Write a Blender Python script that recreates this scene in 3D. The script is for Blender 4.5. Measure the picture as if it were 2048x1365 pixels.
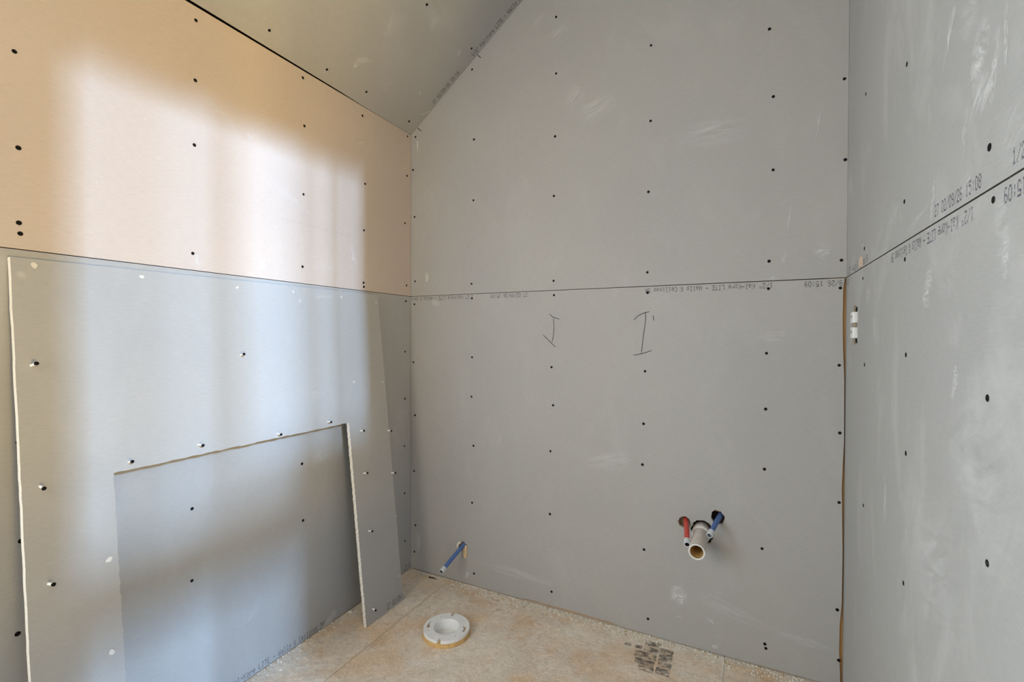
import bpy, math, random
from mathutils import Vector, Matrix
from mathutils.geometry import tessellate_polygon

# ------------------------------------------------------------------ start clean
for o in list(bpy.data.objects):
    bpy.data.objects.remove(o, do_unlink=True)
scene = bpy.context.scene
COL = scene.collection
rnd = random.Random(7)

# ------------------------------------------------------------------ sizes (metres)
# x runs along the back wall, y into the room (back wall at y = 0), z up
W = 1.6107            # room width between the boarded side walls
H = 1.9464            # height of the knee wall on the low side
S = 0.7684            # rise of the sloped ceiling
J = 1.225             # height of the horizontal board joint
T = 0.0127            # half-inch board
YE = -2.60            # wall behind the camera
ZC = 2.46             # flat part of the ceiling
DOOR_A, DOOR_B, DOOR_H = 1.075, 1.700, 2.045   # assumed door opening in the right wall (distance from back wall, height)
WT = 0.115            # thickness of that wall
HX = 7.0              # far wall of the hall
HY0, HY1, HZ = -4.6, 0.9, 3.7

# ------------------------------------------------------------------ camera
def make_camera():
    yaw, pitch, roll, f = 0.466285, -0.009405, 0.003161, 941.93
    fw = Vector((-math.sin(yaw)*math.cos(pitch), math.cos(yaw)*math.cos(pitch), math.sin(pitch)))
    r0 = Vector((math.cos(yaw), math.sin(yaw), 0)); u0 = r0.cross(fw)
    r = math.cos(roll)*r0 + math.sin(roll)*u0
    u = -math.sin(roll)*r0 + math.cos(roll)*u0
    cd = bpy.data.cameras.new('camera'); cd.sensor_width = 36.0; cd.lens = f/2048*36
    cd.clip_start = 0.01
    cam = bpy.data.objects.new('camera', cd); COL.objects.link(cam)
    m = Matrix.Identity(4)
    for i in range(3):
        m[i][0] = r[i]; m[i][1] = u[i]; m[i][2] = -fw[i]
    m.translation = Vector((1.35466, -1.68244, 1.04704))
    cam.matrix_world = m
    scene.camera = cam
make_camera()

# ------------------------------------------------------------------ world, lights, exposure
world = bpy.data.worlds.new('sky'); scene.world = world; world.use_nodes = True
world.node_tree.nodes['Background'].inputs[0].default_value = (0.55, 0.65, 0.8, 1)
world.node_tree.nodes['Background'].inputs[1].default_value = 0.6
scene.view_settings.view_transform = 'Standard'
scene.view_settings.look = 'None'
scene.view_settings.gamma = 1.0
scene.view_settings.use_curve_mapping = False
scene.view_settings.exposure = 0.04

def area(name, loc, target, sx, sy, power, color):
    ld = bpy.data.lights.new(name, 'AREA'); ld.shape = 'RECTANGLE'; ld.size = sx; ld.size_y = sy
    ld.energy = power; ld.color = color
    o = bpy.data.objects.new(name, ld); COL.objects.link(o); o.location = loc
    o.rotation_euler = (Vector(target) - Vector(loc)).to_track_quat('-Z', 'Y').to_euler()
    return o
# assumed daylight through the window added in the wall behind the camera
area('assumed_window_daylight', (0.40, YE + 0.01, 1.50), (0.40, 0, 1.50), 0.66, 1.10, 15.0, (1.0, 0.89, 0.71))
# cool light added before the closed knee wall to brighten right and back walls
area('added_knee_light', (0.012, -2.00, 1.05), (1.0, -2.00, 1.05), 0.85, 1.00, 29.0, (0.74, 0.87, 1.0))
# pair of lights added high before the closed hall wall as assumed daylight; it reaches the low wall through the doorway
area('assumed_hall_daylight', (HX - 0.02, -3.71, 3.05), (0, -0.78, 0.9), 0.22, 0.40, 770.0, (0.42, 0.65, 1.0))
area('assumed_hall_daylight', (HX - 0.02, -3.18, 3.05), (0, -0.78, 0.9), 0.22, 0.40, 770.0, (0.42, 0.65, 1.0))
# added stand-in for warm light off the hall floor, tilted up towards the doorway
area('added_hall_light', (3.5, -2.05, 0.28), (1.9, -1.70, 2.8), 1.10, 0.35, 142.0, (1.0, 0.63, 0.09))

# ------------------------------------------------------------------ material helpers
MATS = {}
def nodes_of(name):
    m = bpy.data.materials.new(name); m.use_nodes = True
    nt = m.node_tree; bs = nt.nodes['Principled BSDF']
    MATS[name] = m
    return m, nt, bs
def N(nt, kind, **kw):
    n = nt.nodes.new(kind)
    for k, v in kw.items():
        if k in n.inputs: n.inputs[k].default_value = v
        else: setattr(n, k, v)
    return n
def coords(nt, scale=(1, 1, 1), loc=(0, 0, 0), src='Object'):
    tc = N(nt, 'ShaderNodeTexCoord'); mp = N(nt, 'ShaderNodeMapping')
    mp.inputs['Scale'].default_value = scale; mp.inputs['Location'].default_value = loc
    nt.links.new(tc.outputs[src], mp.inputs[0])
    return mp.outputs[0]
def noise(nt, vec, scale, detail=3, rough=0.55, dist=0.0):
    n = N(nt, 'ShaderNodeTexNoise', Scale=scale, Detail=detail, Roughness=rough, Distortion=dist)
    nt.links.new(vec, n.inputs['Vector'])
    return n.outputs['Fac']
def ramp(nt, fac, stops):
    r = N(nt, 'ShaderNodeValToRGB')
    e = r.color_ramp.elements
    while len(e) < len(stops): e.new(0.5)
    for k, (p, c) in enumerate(stops):
        e[k].position = p; e[k].color = tuple(c) + (1,) if len(c) == 3 else c
    nt.links.new(fac, r.inputs[0])
    return r.outputs[0]
def mix(nt, fac, a, b, blend='MIX'):
    m = N(nt, 'ShaderNodeMix', data_type='RGBA', blend_type=blend)
    for k, v in ((0, fac), (6, a), (7, b)):
        if isinstance(v, (int, float)): m.inputs[k].default_value = v
        elif isinstance(v, tuple): m.inputs[k].default_value = v if len(v) == 4 else v + (1,)
        else: nt.links.new(v, m.inputs[k])
    return m.outputs[2]
def bump(nt, bs, h, strength, dist):
    b = N(nt, 'ShaderNodeBump', Strength=strength, Distance=dist)
    nt.links.new(h, b.inputs['Height']); nt.links.new(b.outputs[0], bs.inputs['Normal'])

def board_paper(name, col, dust=0.25, seed=0.0, rough=0.62, dustcol=(0.62, 0.62, 0.61)):
    """grey face paper: fine fibres along the board, faint mottling, specks and wipes of gypsum dust"""
    m, nt, bs = nodes_of(name)
    v = coords(nt, loc=(seed, seed*0.7, 0))
    fib = noise(nt, coords(nt, (22, 190, 1), (seed, 0, 0)), 2.2, 4, 0.6)
    fib2 = noise(nt, coords(nt, (260, 420, 1), (0, seed, 0)), 2.0, 2, 0.6)
    blot = noise(nt, v, 2.3, 4, 0.55)
    c = mix(nt, 1.0, tuple(col), ramp(nt, fib, [(0.25, (0.93,)*3), (0.75, (1.07,)*3)]), 'MULTIPLY')
    c = mix(nt, 1.0, c, ramp(nt, fib2, [(0.2, (0.94,)*3), (0.8, (1.06,)*3)]), 'MULTIPLY')
    c = mix(nt, 1.0, c, ramp(nt, blot, [(0.3, (0.965, 0.97, 0.98)), (0.7, (1.035, 1.03, 1.02))]), 'MULTIPLY')
    # wiped dust
    wipe = noise(nt, coords(nt, (1.6, 0.8, 1), (seed*3, 1, 0)), 3.6, 6, 0.62, 0.8)
    wf = ramp(nt, wipe, [(0.52, (0, 0, 0)), (0.78, (dust,)*3)])
    c = mix(nt, wf, c, dustcol)
    # small specks
    sp = N(nt, 'ShaderNodeTexVoronoi', Scale=26.0, Randomness=1.0)
    nt.links.new(v, sp.inputs['Vector'])
    msk = noise(nt, v, 5.0, 2)
    spf = ramp(nt, sp.outputs['Distance'], [(0.018, (1, 1, 1)), (0.034, (0, 0, 0))])
    spm = ramp(nt, msk, [(0.55, (0, 0, 0)), (0.62, (0.65,)*3)])
    c = mix(nt, mix(nt, 1.0, spf, spm, 'MULTIPLY'), c, (0.85, 0.85, 0.83))
    nt.links.new(c, bs.inputs['Base Color'])
    bs.inputs['Roughness'].default_value = rough
    bs.inputs['Specular IOR Level'].default_value = 0.35
    bump(nt, bs, fib, 0.12, 0.0006)
    return m

GREY = (0.405, 0.395, 0.378)
board_paper('paper_grey_back', (0.405, 0.394, 0.377), 0.14, 0.0)
board_paper('paper_grey_back_low', (0.405, 0.394, 0.377), 0.14, 4.1)
board_paper('paper_grey_side', (0.405, 0.405, 0.392), 0.55, 9.3)
board_paper('paper_grey_side_low', (0.405, 0.405, 0.392), 0.55, 13.3)
board_paper('paper_grey_slope', (0.395, 0.387, 0.365), 0.18, 17.2)
board_paper('paper_grey_knee', (0.41, 0.408, 0.395), 0.22, 21.7)
board_paper('paper_grey_loose', (0.415, 0.412, 0.40), 0.16, 25.1)
board_paper('paper_tan', (0.585, 0.500, 0.435), 0.14, 31.9, dustcol=(0.66, 0.62, 0.57))

def plain(name, col, rough=0.6, spec=0.3, var=0.12, scale=40, metal=0.0, stretch=(1, 1, 1), bmp=0.0):
    m, nt, bs = nodes_of(name)
    n = noise(nt, coords(nt, stretch), scale, 4)
    c = mix(nt, 1.0, tuple(col), ramp(nt, n, [(0.25, (1-var,)*3), (0.75, (1+var,)*3)]), 'MULTIPLY')
    nt.links.new(c, bs.inputs['Base Color'])
    bs.inputs['Roughness'].default_value = rough; bs.inputs['Specular IOR Level'].default_value = spec
    bs.inputs['Metallic'].default_value = metal
    if bmp: bump(nt, bs, n, bmp, 0.001)
    return m
plain('gypsum', (0.80, 0.77, 0.70), 0.9, 0.1, 0.10, 160, bmp=0.5)
plain('screw_black', (0.006, 0.005, 0.006), 0.7, 0.15, 0.3, 900)
plain('edge_paper', (0.16, 0.14, 0.12), 0.9, 0.1, 0.2, 60)
plain('screw_dust', (0.82, 0.81, 0.78), 0.7, 0.3, 0.15, 900)
plain('stud_wood', (0.58, 0.33, 0.13), 0.7, 0.2, 0.30, 6, stretch=(14, 14, 1))
plain('wood_pale', (0.72, 0.54, 0.34), 0.7, 0.2, 0.22, 12, stretch=(8, 8, 1))
plain('cavity', (0.10, 0.075, 0.055), 0.9, 0.1, 0.3, 8)
plain('pvc_white', (0.74, 0.73, 0.70), 0.38, 0.45, 0.05, 25)
plain('pvc_grey', (0.70, 0.66, 0.60), 0.42, 0.4, 0.10, 30)
plain('pvc_inside', (0.60, 0.40, 0.16), 0.45, 0.4, 0.30, 45)
plain('flange_plastic', (0.86, 0.86, 0.85), 0.40, 0.4, 0.05, 30)
plain('flange_cap', (0.80, 0.79, 0.76), 0.5, 0.4, 0.06, 60)
plain('spacer_wood', (0.66, 0.42, 0.17), 0.75, 0.2, 0.25, 60, bmp=0.4)
plain('pex_red', (0.62, 0.075, 0.055), 0.42, 0.4, 0.18, 120)
plain('pex_blue', (0.085, 0.165, 0.41), 0.42, 0.4, 0.18, 120)
plain('pex_milky', (0.60, 0.64, 0.68), 0.35, 0.5, 0.06, 120)
plain('cap_grey', (0.22, 0.25, 0.30), 0.5, 0.3, 0.3, 150)
plain('hole_dark', (0.012, 0.012, 0.016), 0.6, 0.3, 0.2, 100)
plain('outlet_white', (0.80, 0.80, 0.79), 0.5, 0.4, 0.04, 40)
plain('strap_metal', (0.42, 0.33, 0.22), 0.45, 0.5, 0.2, 200, metal=0.6)
plain('torn_brown', (0.62, 0.50, 0.38), 0.9, 0.1, 0.25, 200)
plain('hall_wall', (0.46, 0.45, 0.43), 0.8, 0.2, 0.05, 5)
plain('pen_ink', (0.012, 0.012, 0.016), 0.6, 0.2, 0.1, 50)
plain('crumb_white', (0.72, 0.68, 0.60), 0.9, 0.1, 0.15, 60)
plain('crumb_brown', (0.50, 0.36, 0.20), 0.9, 0.1, 0.3, 60)
plain('frame_wood', (0.55, 0.38, 0.20), 0.6, 0.3, 0.2, 5, stretch=(10, 10, 1))
plain('paper_scrap', (0.50, 0.49, 0.47), 0.8, 0.2, 0.06, 80)

def ink(name, col, strength, scale, lo, hi, stretch=(1, 1, 1), low=0.35):
    """worn print: the ink is broken up by noise and lets the board show through"""
    m, nt, bs = nodes_of(name)
    n = noise(nt, coords(nt, stretch), scale, 3)
    f = ramp(nt, n, [(lo, (strength*low,)*3), (hi, (strength,)*3)])
    bs.inputs['Base Color'].default_value = tuple(col) + (1,)
    bs.inputs['Roughness'].default_value = 0.7
    nt.links.new(f, bs.inputs['Alpha'])
    return m
ink('print_ink', (0.055, 0.052, 0.062), 0.85, 260, 0.30, 0.60)
ink('print_ink_strong', (0.025, 0.024, 0.028), 0.97, 260, 0.25, 0.50)
ink('print_ink_violet', (0.085, 0.075, 0.125), 0.80, 260, 0.30, 0.60)
ink('print_ink_faint', (0.30, 0.20, 0.15), 0.30, 260, 0.40, 0.65)
ink('stamp_ink', (0.11, 0.11, 0.12), 0.66, 48, 0.38, 0.62, low=0.05)
ink('stamp_ink_faint', (0.16, 0.15, 0.14), 0.30, 50, 0.45, 0.66, low=0.0)

def smear(name, col, strength):
    """rub of gypsum dust on a disc of radius 1: fades to its rim, broken into streaks along its own length"""
    m, nt, bs = nodes_of(name)
    tc = N(nt, 'ShaderNodeTexCoord'); oi = N(nt, 'ShaderNodeObjectInfo')
    ln = N(nt, 'ShaderNodeVectorMath', operation='LENGTH'); nt.links.new(tc.outputs['Object'], ln.inputs[0])
    mp = N(nt, 'ShaderNodeMapping'); mp.inputs['Scale'].default_value = (0.7, 2.4, 1)
    nt.links.new(tc.outputs['Object'], mp.inputs[0])
    cb = N(nt, 'ShaderNodeCombineXYZ')
    mu = N(nt, 'ShaderNodeMath', operation='MULTIPLY'); mu.inputs[1].default_value = 50.0
    nt.links.new(oi.outputs['Random'], mu.inputs[0]); nt.links.new(mu.outputs[0], cb.inputs[0]); nt.links.new(mu.outputs[0], cb.inputs[2])
    ad = N(nt, 'ShaderNodeVectorMath', operation='ADD'); nt.links.new(mp.outputs[0], ad.inputs[0]); nt.links.new(cb.outputs[0], ad.inputs[1])
    n = noise(nt, ad.outputs[0], 1.6, 6, 0.65, 0.6)
    nf = ramp(nt, n, [(0.40, (0, 0, 0)), (0.62, (1, 1, 1))])
    rf = ramp(nt, ln.outputs['Value'], [(0.25, (strength,)*3), (0.98, (0, 0, 0))])
    nt.links.new(mix(nt, 1.0, nf, rf, 'MULTIPLY'), bs.inputs['Alpha'])
    bs.inputs['Base Color'].default_value = tuple(col) + (1,); bs.inputs['Roughness'].default_value = 0.9
    return m
smear('smear_soft', (0.93, 0.93, 0.92), 0.24)
smear('smear_strong', (0.93, 0.93, 0.92), 0.58)

def plywood(name, col, seed):
    m, nt, bs = nodes_of(name)
    v = coords(nt, loc=(seed, 0, 0))
    g = noise(nt, coords(nt, (20, 34, 1), (seed, 0, 0)), 2.4, 8, 0.72, 1.4)
    fine = noise(nt, coords(nt, (90, 130, 1), (seed, 2, 0)), 3.0, 6, 0.75, 0.6)
    st = noise(nt, v, 3.4, 7, 0.66, 0.9)
    st2 = noise(nt, v, 7.0, 8, 0.72, 0.7)
    c = mix(nt, ramp(nt, st, [(0.38, (0, 0, 0)), (0.60, (1, 1, 1))]), tuple(col), (0.60, 0.53, 0.44))
    c = mix(nt, ramp(nt, st2, [(0.50, (0, 0, 0)), (0.68, (0.85,)*3)]), c, (0.55, 0.36, 0.21))
    du = noise(nt, coords(nt, loc=(seed+5, 3, 0)), 4.5, 9, 0.76, 0.4)
    c = mix(nt, ramp(nt, du, [(0.44, (0, 0, 0)), (0.64, (0.85,)*3)]), c, (0.72, 0.67, 0.60))
    gr = noise(nt, coords(nt, loc=(seed+8, 7, 0)), 3.1, 8, 0.7, 0.5)
    c = mix(nt, ramp(nt, gr, [(0.54, (0, 0, 0)), (0.72, (0.55,)*3)]), c, (0.40, 0.36, 0.31))
    c = mix(nt, 1.0, c, ramp(nt, g, [(0.25, (0.80, 0.78, 0.75)), (0.75, (1.40, 1.41, 1.43))]), 'MULTIPLY')
    c = mix(nt, 1.0, c, ramp(nt, fine, [(0.25, (0.76, 0.75, 0.73)), (0.75, (1.30,)*3)]), 'MULTIPLY')
    # dark nicks
    nk = noise(nt, coords(nt, (40, 90, 1), (seed, 9, 0)), 2.0, 3, 0.5)
    c = mix(nt, ramp(nt, nk, [(0.66, (0, 0, 0)), (0.74, (0.7,)*3)]), c, (0.20, 0.13, 0.08))
    # gypsum dust swept against the back wall and the low wall (a deposit with its own outline)
    sx = N(nt, 'ShaderNodeTexCoord'); sep = N(nt, 'ShaderNodeSeparateXYZ'); nt.links.new(sx.outputs['Object'], sep.inputs[0])
    ed = noise(nt, v, 16, 5, 0.7)
    ay = N(nt, 'ShaderNodeMath', operation='MULTIPLY_ADD'); nt.links.new(ed, ay.inputs[0]); ay.inputs[1].default_value = 0.09
    nt.links.new(sep.outputs['Y'], ay.inputs[2])
    df = ramp(nt, ay.outputs[0], [(0.012, (0, 0, 0)), (0.045, (0.62,)*3)])
    c = mix(nt, df, c, (0.68, 0.63, 0.55))
    nt.links.new(c, bs.inputs['Base Color'])
    bs.inputs['Roughness'].default_value = 0.72; bs.inputs['Specular IOR Level'].default_value = 0.3
    bump(nt, bs, fine, 0.25, 0.0012)
    return m
plywood('plywood_a', (0.66, 0.50, 0.34), 0.0)
plywood('plywood_b', (0.66, 0.50, 0.34), 3.0)
plywood('plywood_c', (0.66, 0.51, 0.36), 7.0)

# ------------------------------------------------------------------ geometry helpers
def mesh_of(name, verts, faces, mats, idx=None, smooth=False):
    me = bpy.data.meshes.new(name)
    me.from_pydata([tuple(v) for v in verts], [], faces)
    for m in mats: me.materials.append(MATS[m])
    if idx:
        for p, i in zip(me.polygons, idx): p.material_index = i
    if smooth:
        for p in me.polygons: p.use_smooth = True
    me.update()
    return me
def put(name, me, parent=None, M=None):
    o = bpy.data.objects.new(name, me); COL.objects.link(o)
    if parent is not None: o.parent = parent
    if M is not None: o.matrix_local = M
    return o
def structure(o, label=None):
    o['kind'] = 'structure'
    if label: o['label'] = label
    return o
def tag(o, label, cat, group=None, kind=None):
    o['label'] = label; o['category'] = cat
    if group: o['group'] = group
    if kind: o['kind'] = kind
    return o
def frame(o, x, y):
    x = Vector(x).normalized(); y = Vector(y).normalized(); n = x.cross(y)
    m = Matrix.Identity(4)
    for i in range(3): m[i][0] = x[i]; m[i][1] = y[i]; m[i][2] = n[i]
    m.translation = Vector(o)
    return m
def poly(outer, holes=(), t=T, mats=('gypsum', 'gypsum'), name='board', top=0.0):
    """a sheet with its face at local z = top, going back by t; holes and ragged outlines allowed. mats = face, cut edge"""
    loops = [list(outer)] + [list(h) for h in holes]
    flat = [p for l in loops for p in l]
    tris = tessellate_polygon([[Vector((x, y, 0)) for x, y in l] for l in loops])
    n = len(flat)
    verts = [(x, y, top) for x, y in flat] + [(x, y, top - t) for x, y in flat]
    faces, idx = [], []
    for a, b, c in tris:
        A, B, C = flat[a], flat[b], flat[c]
        cr = (B[0]-A[0])*(C[1]-A[1]) - (B[1]-A[1])*(C[0]-A[0])
        if abs(cr) < 1e-12: continue
        if cr < 0: b, c = c, b
        faces.append((a, b, c)); idx.append(0)
        faces.append((a+n, c+n, b+n)); idx.append(0)
    k = 0
    for li, l in enumerate(loops):
        ar = sum(l[i][0]*l[(i+1) % len(l)][1] - l[(i+1) % len(l)][0]*l[i][1] for i in range(len(l)))
        ccw = ar > 0
        out = ccw if li == 0 else not ccw
        for i in range(len(l)):
            a, b = k+i, k+(i+1) % len(l)
            f = (a, a+n, b+n, b) if out else (b, b+n, a+n, a)
            faces.append(f); idx.append(1)
        k += len(l)
    return mesh_of(name, verts, faces, mats, idx)
def rect(x0, y0, x1, y1): return [(x0, y0), (x1, y0), (x1, y1), (x0, y1)]
def ragged(p, q, step=0.006, amp=0.0012, r=rnd):
    """points from p up to (not including) q with a torn outline"""
    d = Vector((q[0]-p[0], q[1]-p[1])); L = d.length; n = max(1, int(L/step)); d.normalize()
    pr = Vector((-d.y, d.x)); out = []
    for i in range(n):
        s = L*i/n; a = 0 if i == 0 else r.uniform(-amp, amp)
        out.append((p[0]+d.x*s+pr.x*a, p[1]+d.y*s+pr.y*a))
    return out
def blob(cx, cy, rx, ry, n=22, jit=0.12, rot=0.0, r=rnd):
    out = []
    for i in range(n):
        a = 2*math.pi*i/n; k = 1 + r.uniform(-jit, jit)
        x, y = rx*k*math.cos(a), ry*k*math.sin(a)
        out.append((cx + x*math.cos(rot) - y*math.sin(rot), cy + x*math.sin(rot) + y*math.cos(rot)))
    return out
def boxes(name, bs, mats=('stud_wood',)):
    v, f = [], []
    for (x0, y0, z0, x1, y1, z1) in bs:
        k = len(v)
        v += [(x0, y0, z0), (x1, y0, z0), (x1, y1, z0), (x0, y1, z0), (x0, y0, z1), (x1, y0, z1), (x1, y1, z1), (x0, y1, z1)]
        f += [(k, k+3, k+2, k+1), (k+4, k+5, k+6, k+7), (k, k+1, k+5, k+4), (k+1, k+2, k+6, k+5), (k+2, k+3, k+7, k+6), (k+3, k, k+4, k+7)]
    return mesh_of(name, v, f, mats)
def soft_box(name, hx, hy, hz, b, mats, smooth=False):
    """box of half sizes, top edges rounded by b"""
    import bmesh
    bm = bmesh.new(); bmesh.ops.create_cube(bm, size=1.0)
    for v in bm.verts: v.co = Vector((v.co.x*2*hx, v.co.y*2*hy, v.co.z*2*hz))
    bmesh.ops.bevel(bm, geom=list(bm.edges), offset=b, segments=2, affect='EDGES', profile=0.6)
    me = bpy.data.meshes.new(name); bm.to_mesh(me); bm.free()
    for m in mats: me.materials.append(MATS[m])
    return me
def sweep(name, pts, radii, mats, n=20, cap0=False, cap1=False, idx_of=None):
    """surface of rings (radius per point) along a path; a radius step makes lips and sockets"""
    pts = [Vector(p) for p in pts]
    verts, faces, idx = [], [], []
    ax = (pts[-1] - pts[0]).normalized() if (pts[-1]-pts[0]).length > 1e-9 else Vector((0, 0, 1))
    ref = Vector((0, 0, 1)) if abs(ax.z) < 0.9 else Vector((1, 0, 0))
    for i, p in enumerate(pts):
        a, b = pts[max(0, i-1)], pts[min(len(pts)-1, i+1)]
        d = (b - a)
        if d.length < 1e-7: d = ax
        d = d.normalized()
        if d.dot(ax) < 0: d = -d
        x = d.cross(ref).normalized(); y = x.cross(d).normalized()
        for k in range(n):
            t = 2*math.pi*k/n
            verts.append(p + (x*math.cos(t) + y*math.sin(t))*radii[i])
    for i in range(len(pts)-1):
        for k in range(n):
            a, b = i*n+k, i*n+(k+1) % n
            faces.append((a, a+n, b+n, b)); idx.append(idx_of(i) if idx_of else 0)
    if cap0: faces.append(tuple(range(n))); idx.append(idx_of(-1) if idx_of else 0)
    if cap1: faces.append(tuple(reversed(range((len(pts)-1)*n, len(pts)*n)))); idx.append(idx_of(len(pts)) if idx_of else 0)
    me = mesh_of(name, verts, faces, mats, idx, smooth=True)
    import bmesh
    bm = bmesh.new(); bm.from_mesh(me); bmesh.ops.recalc_face_normals(bm, faces=bm.faces); bm.to_mesh(me); bm.free()
    return me
def auto_sharp(me, ang=0.7):
    import bmesh
    bm = bmesh.new(); bm.from_mesh(me)
    for e in bm.edges:
        if len(e.link_faces) == 2 and e.calc_face_angle(0) > ang: e.smooth = False
    bm.to_mesh(me); bm.free()
    return me
def at(x, y, z=0.0, rot=0.0, s=(1, 1, 1)):
    return Matrix.Translation((x, y, z)) @ Matrix.Rotation(rot, 4, 'Z') @ Matrix.Diagonal((s[0], s[1], s[2], 1))

# --- dot-matrix lettering (5 x 7 dots), as printed along the edges of the boards
GL = {
 '0': '01110 10001 10001 10001 10001 10001 01110', '1': '00100 01100 00100 00100 00100 00100 01110',
 '2': '01110 10001 00001 00110 01000 10000 11111', '5': '11111 10000 11110 00001 00001 10001 01110',
 '6': '01110 10000 10000 11110 10001 10001 01110', '7': '11111 00001 00010 00010 00100 00100 00100',
 '8': '01110 10001 10001 01110 10001 10001 01110', '9': '01110 10001 10001 01111 00001 00001 01110',
 '/': '00001 00001 00010 00100 01000 10000 10000', ':': '00000 00100 00100 00000 00100 00100 00000',
 '"': '01010 01010 01010 00000 00000 00000 00000', '-': '00000 00000 00000 11111 00000 00000 00000',
 '&': '01100 10010 10100 01000 10101 10010 01101', 'K': '10001 10010 10100 11000 10100 10010 10001',
 'L': '10000 10000 10000 10000 10000 10000 11111', 'I': '01110 00100 00100 00100 00100 00100 01110',
 'T': '11111 00100 00100 00100 00100 00100 00100', 'E': '11111 10000 10000 11110 10000 10000 11111',
 'W': '10001 10001 10001 10101 10101 11011 10001', 'C': '01110 10001 10000 10000 10000 10001 01110',
 'A': '01110 10001 10001 11111 10001 10001 10001', 'a': '00000 00000 01110 00001 01111 10001 01111',
 'l': '01100 00100 00100 00100 00100 00100 01110', 'o': '00000 00000 01110 10001 10001 10001 01110',
 'r': '00000 00000 10110 11001 10000 10000 10000', 'e': '00000 00000 01110 10001 11111 10000 01110',
 's': '00000 00000 01111 10000 01110 00001 11110', 'i': '00100 00000 01100 00100 00100 00100 01110',
 'n': '00000 00000 10110 11001 10001 10001 10001', 'g': '00000 00000 01111 10001 01111 00001 01110', ' ': ''}
MSG = '1/2" Kal-Kore LITE - Walls & Ceilings 5A'
PITCH = 0.0098
def lettering(parent, text, x, y, mat, rot=0.0, h=0.0155, clip=None, pitch=PITCH, bold=1.0):
    """one line of print on a board face; (x, y) is the lower start of the line, rot turns it; clip = (xmin, xmax) on the board"""
    v, f = [], []
    px, py = pitch*0.80/5, h/7.0
    ca, sa = math.cos(rot), math.sin(rot)
    for i, ch in enumerate(text):
        rows = GL[ch].split()
        for r_, row in enumerate(rows):
            c = 0
            while c < 5:
                if row[c] == '1':
                    e = c
                    while e + 1 < 5 and row[e+1] == '1': e += 1
                    x0 = i*pitch + c*px + px*0.05; x1 = i*pitch + (e+1)*px - px*0.05
                    y0 = (6-r_)*py + py*(0.5-0.49*bold); y1 = (6-r_)*py + py*(0.5+0.49*bold)
                    q = [(x0, y0), (x1, y0), (x1, y1), (x0, y1)]
                    q = [(x + a*ca - b*sa, y + a*sa + b*ca) for a, b in q]
                    if clip is None or all(clip[0] <= a <= clip[1] for a, _ in q):
                        k = len(v); v += [(a, b, 0.0003) for a, b in q]; f.append((k, k+1, k+2, k+3))
                    c = e + 1
                else: c += 1
    if not f: return None
    o = put('printed_lettering', mesh_of('printed_lettering', v, f, (mat,)), parent)
    return o
def stroke(parent, pts, w=0.0022, mat='pen_ink', name='pen_stroke', z=0.0003):
    """a drawn line as a thin ribbon on the board"""
    P = [Vector(p) for p in pts]; q = []
    for i in range(len(P)-1):                     # round the path off a little
        for s in range(4): q.append(P[i].lerp(P[i+1], s/4))
    q.append(P[-1])
    for _ in range(2): q = [q[0]] + [(q[i-1]+q[i]*2+q[i+1])/4 for i in range(1, len(q)-1)] + [q[-1]]
    v, f = [], []
    for i, p in enumerate(q):
        d = (q[min(i+1, len(q)-1)] - q[max(i-1, 0)]).normalized(); n = Vector((-d.y, d.x))
        ww = w*0.5*(0.55 if i in (0, len(q)-1) else 1.0)
        v += [(p.x+n.x*ww, p.y+n.y*ww, z), (p.x-n.x*ww, p.y-n.y*ww, z)]
        if i: k = 2*i; f.append((k-2, k-1, k+1, k))
    return put(name, mesh_of(name, v, f, (mat,)), parent)

# --- shared small meshes
def screw_head_mesh():
    n = 12; v, f = [], []
    for r_, z in ((0.0047, 0.0), (0.0044, 0.0006), (0.0024, 0.0006), (0.0014, 0.0002)):
        for k in range(n):
            a = 2*math.pi*k/n; v.append((r_*math.cos(a), r_*math.sin(a), z))
    for i in range(3):
        for k in range(n):
            a, b = i*n+k, i*n+(k+1) % n; f.append((a, b, b+n, a+n))
    f.append(tuple(range(3*n, 4*n)))
    return mesh_of('drywall_screw', v, f, ('screw_black',))
SCREW = screw_head_mesh()
def disc_mesh(name, n, mats, jit=0.0, seed=1):
    r = random.Random(seed)
    v = [(0, 0, 0)] + [((1+r.uniform(-jit, jit))*math.cos(2*math.pi*k/n), (1+r.uniform(-jit, jit))*math.sin(2*math.pi*k/n), 0) for k in range(n)]
    return mesh_of(name, v, [(0, 1+k, 1+(k+1) % n) for k in range(n)], mats)
SMEAR = disc_mesh('dust_smear', 24, ('smear_soft',))
SMEAR_S = disc_mesh('dust_smear', 24, ('smear_strong',))
POP = disc_mesh('screw_hole', 9, ('gypsum',), 0.25, 5)
def screws(parent, pts, flip=1):
    for x, y in pts:
        k = rnd.uniform(0.92, 1.08)
        put('drywall_screw', SCREW, parent, at(flip*x, y, 0.0, rnd.uniform(0, 6.28), (k, k, 1)))
_lvl = [0]
def smears(parent, L, strong=False):
    for x, y, sx, sy, rot in L:
        _lvl[0] = (_lvl[0] + 1) % 7
        put('dust_smear', SMEAR_S if strong else SMEAR, parent, at(x, y, 0.0004 + 0.00005*_lvl[0], math.radians(rot), (sx, sy, 1)))

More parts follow.
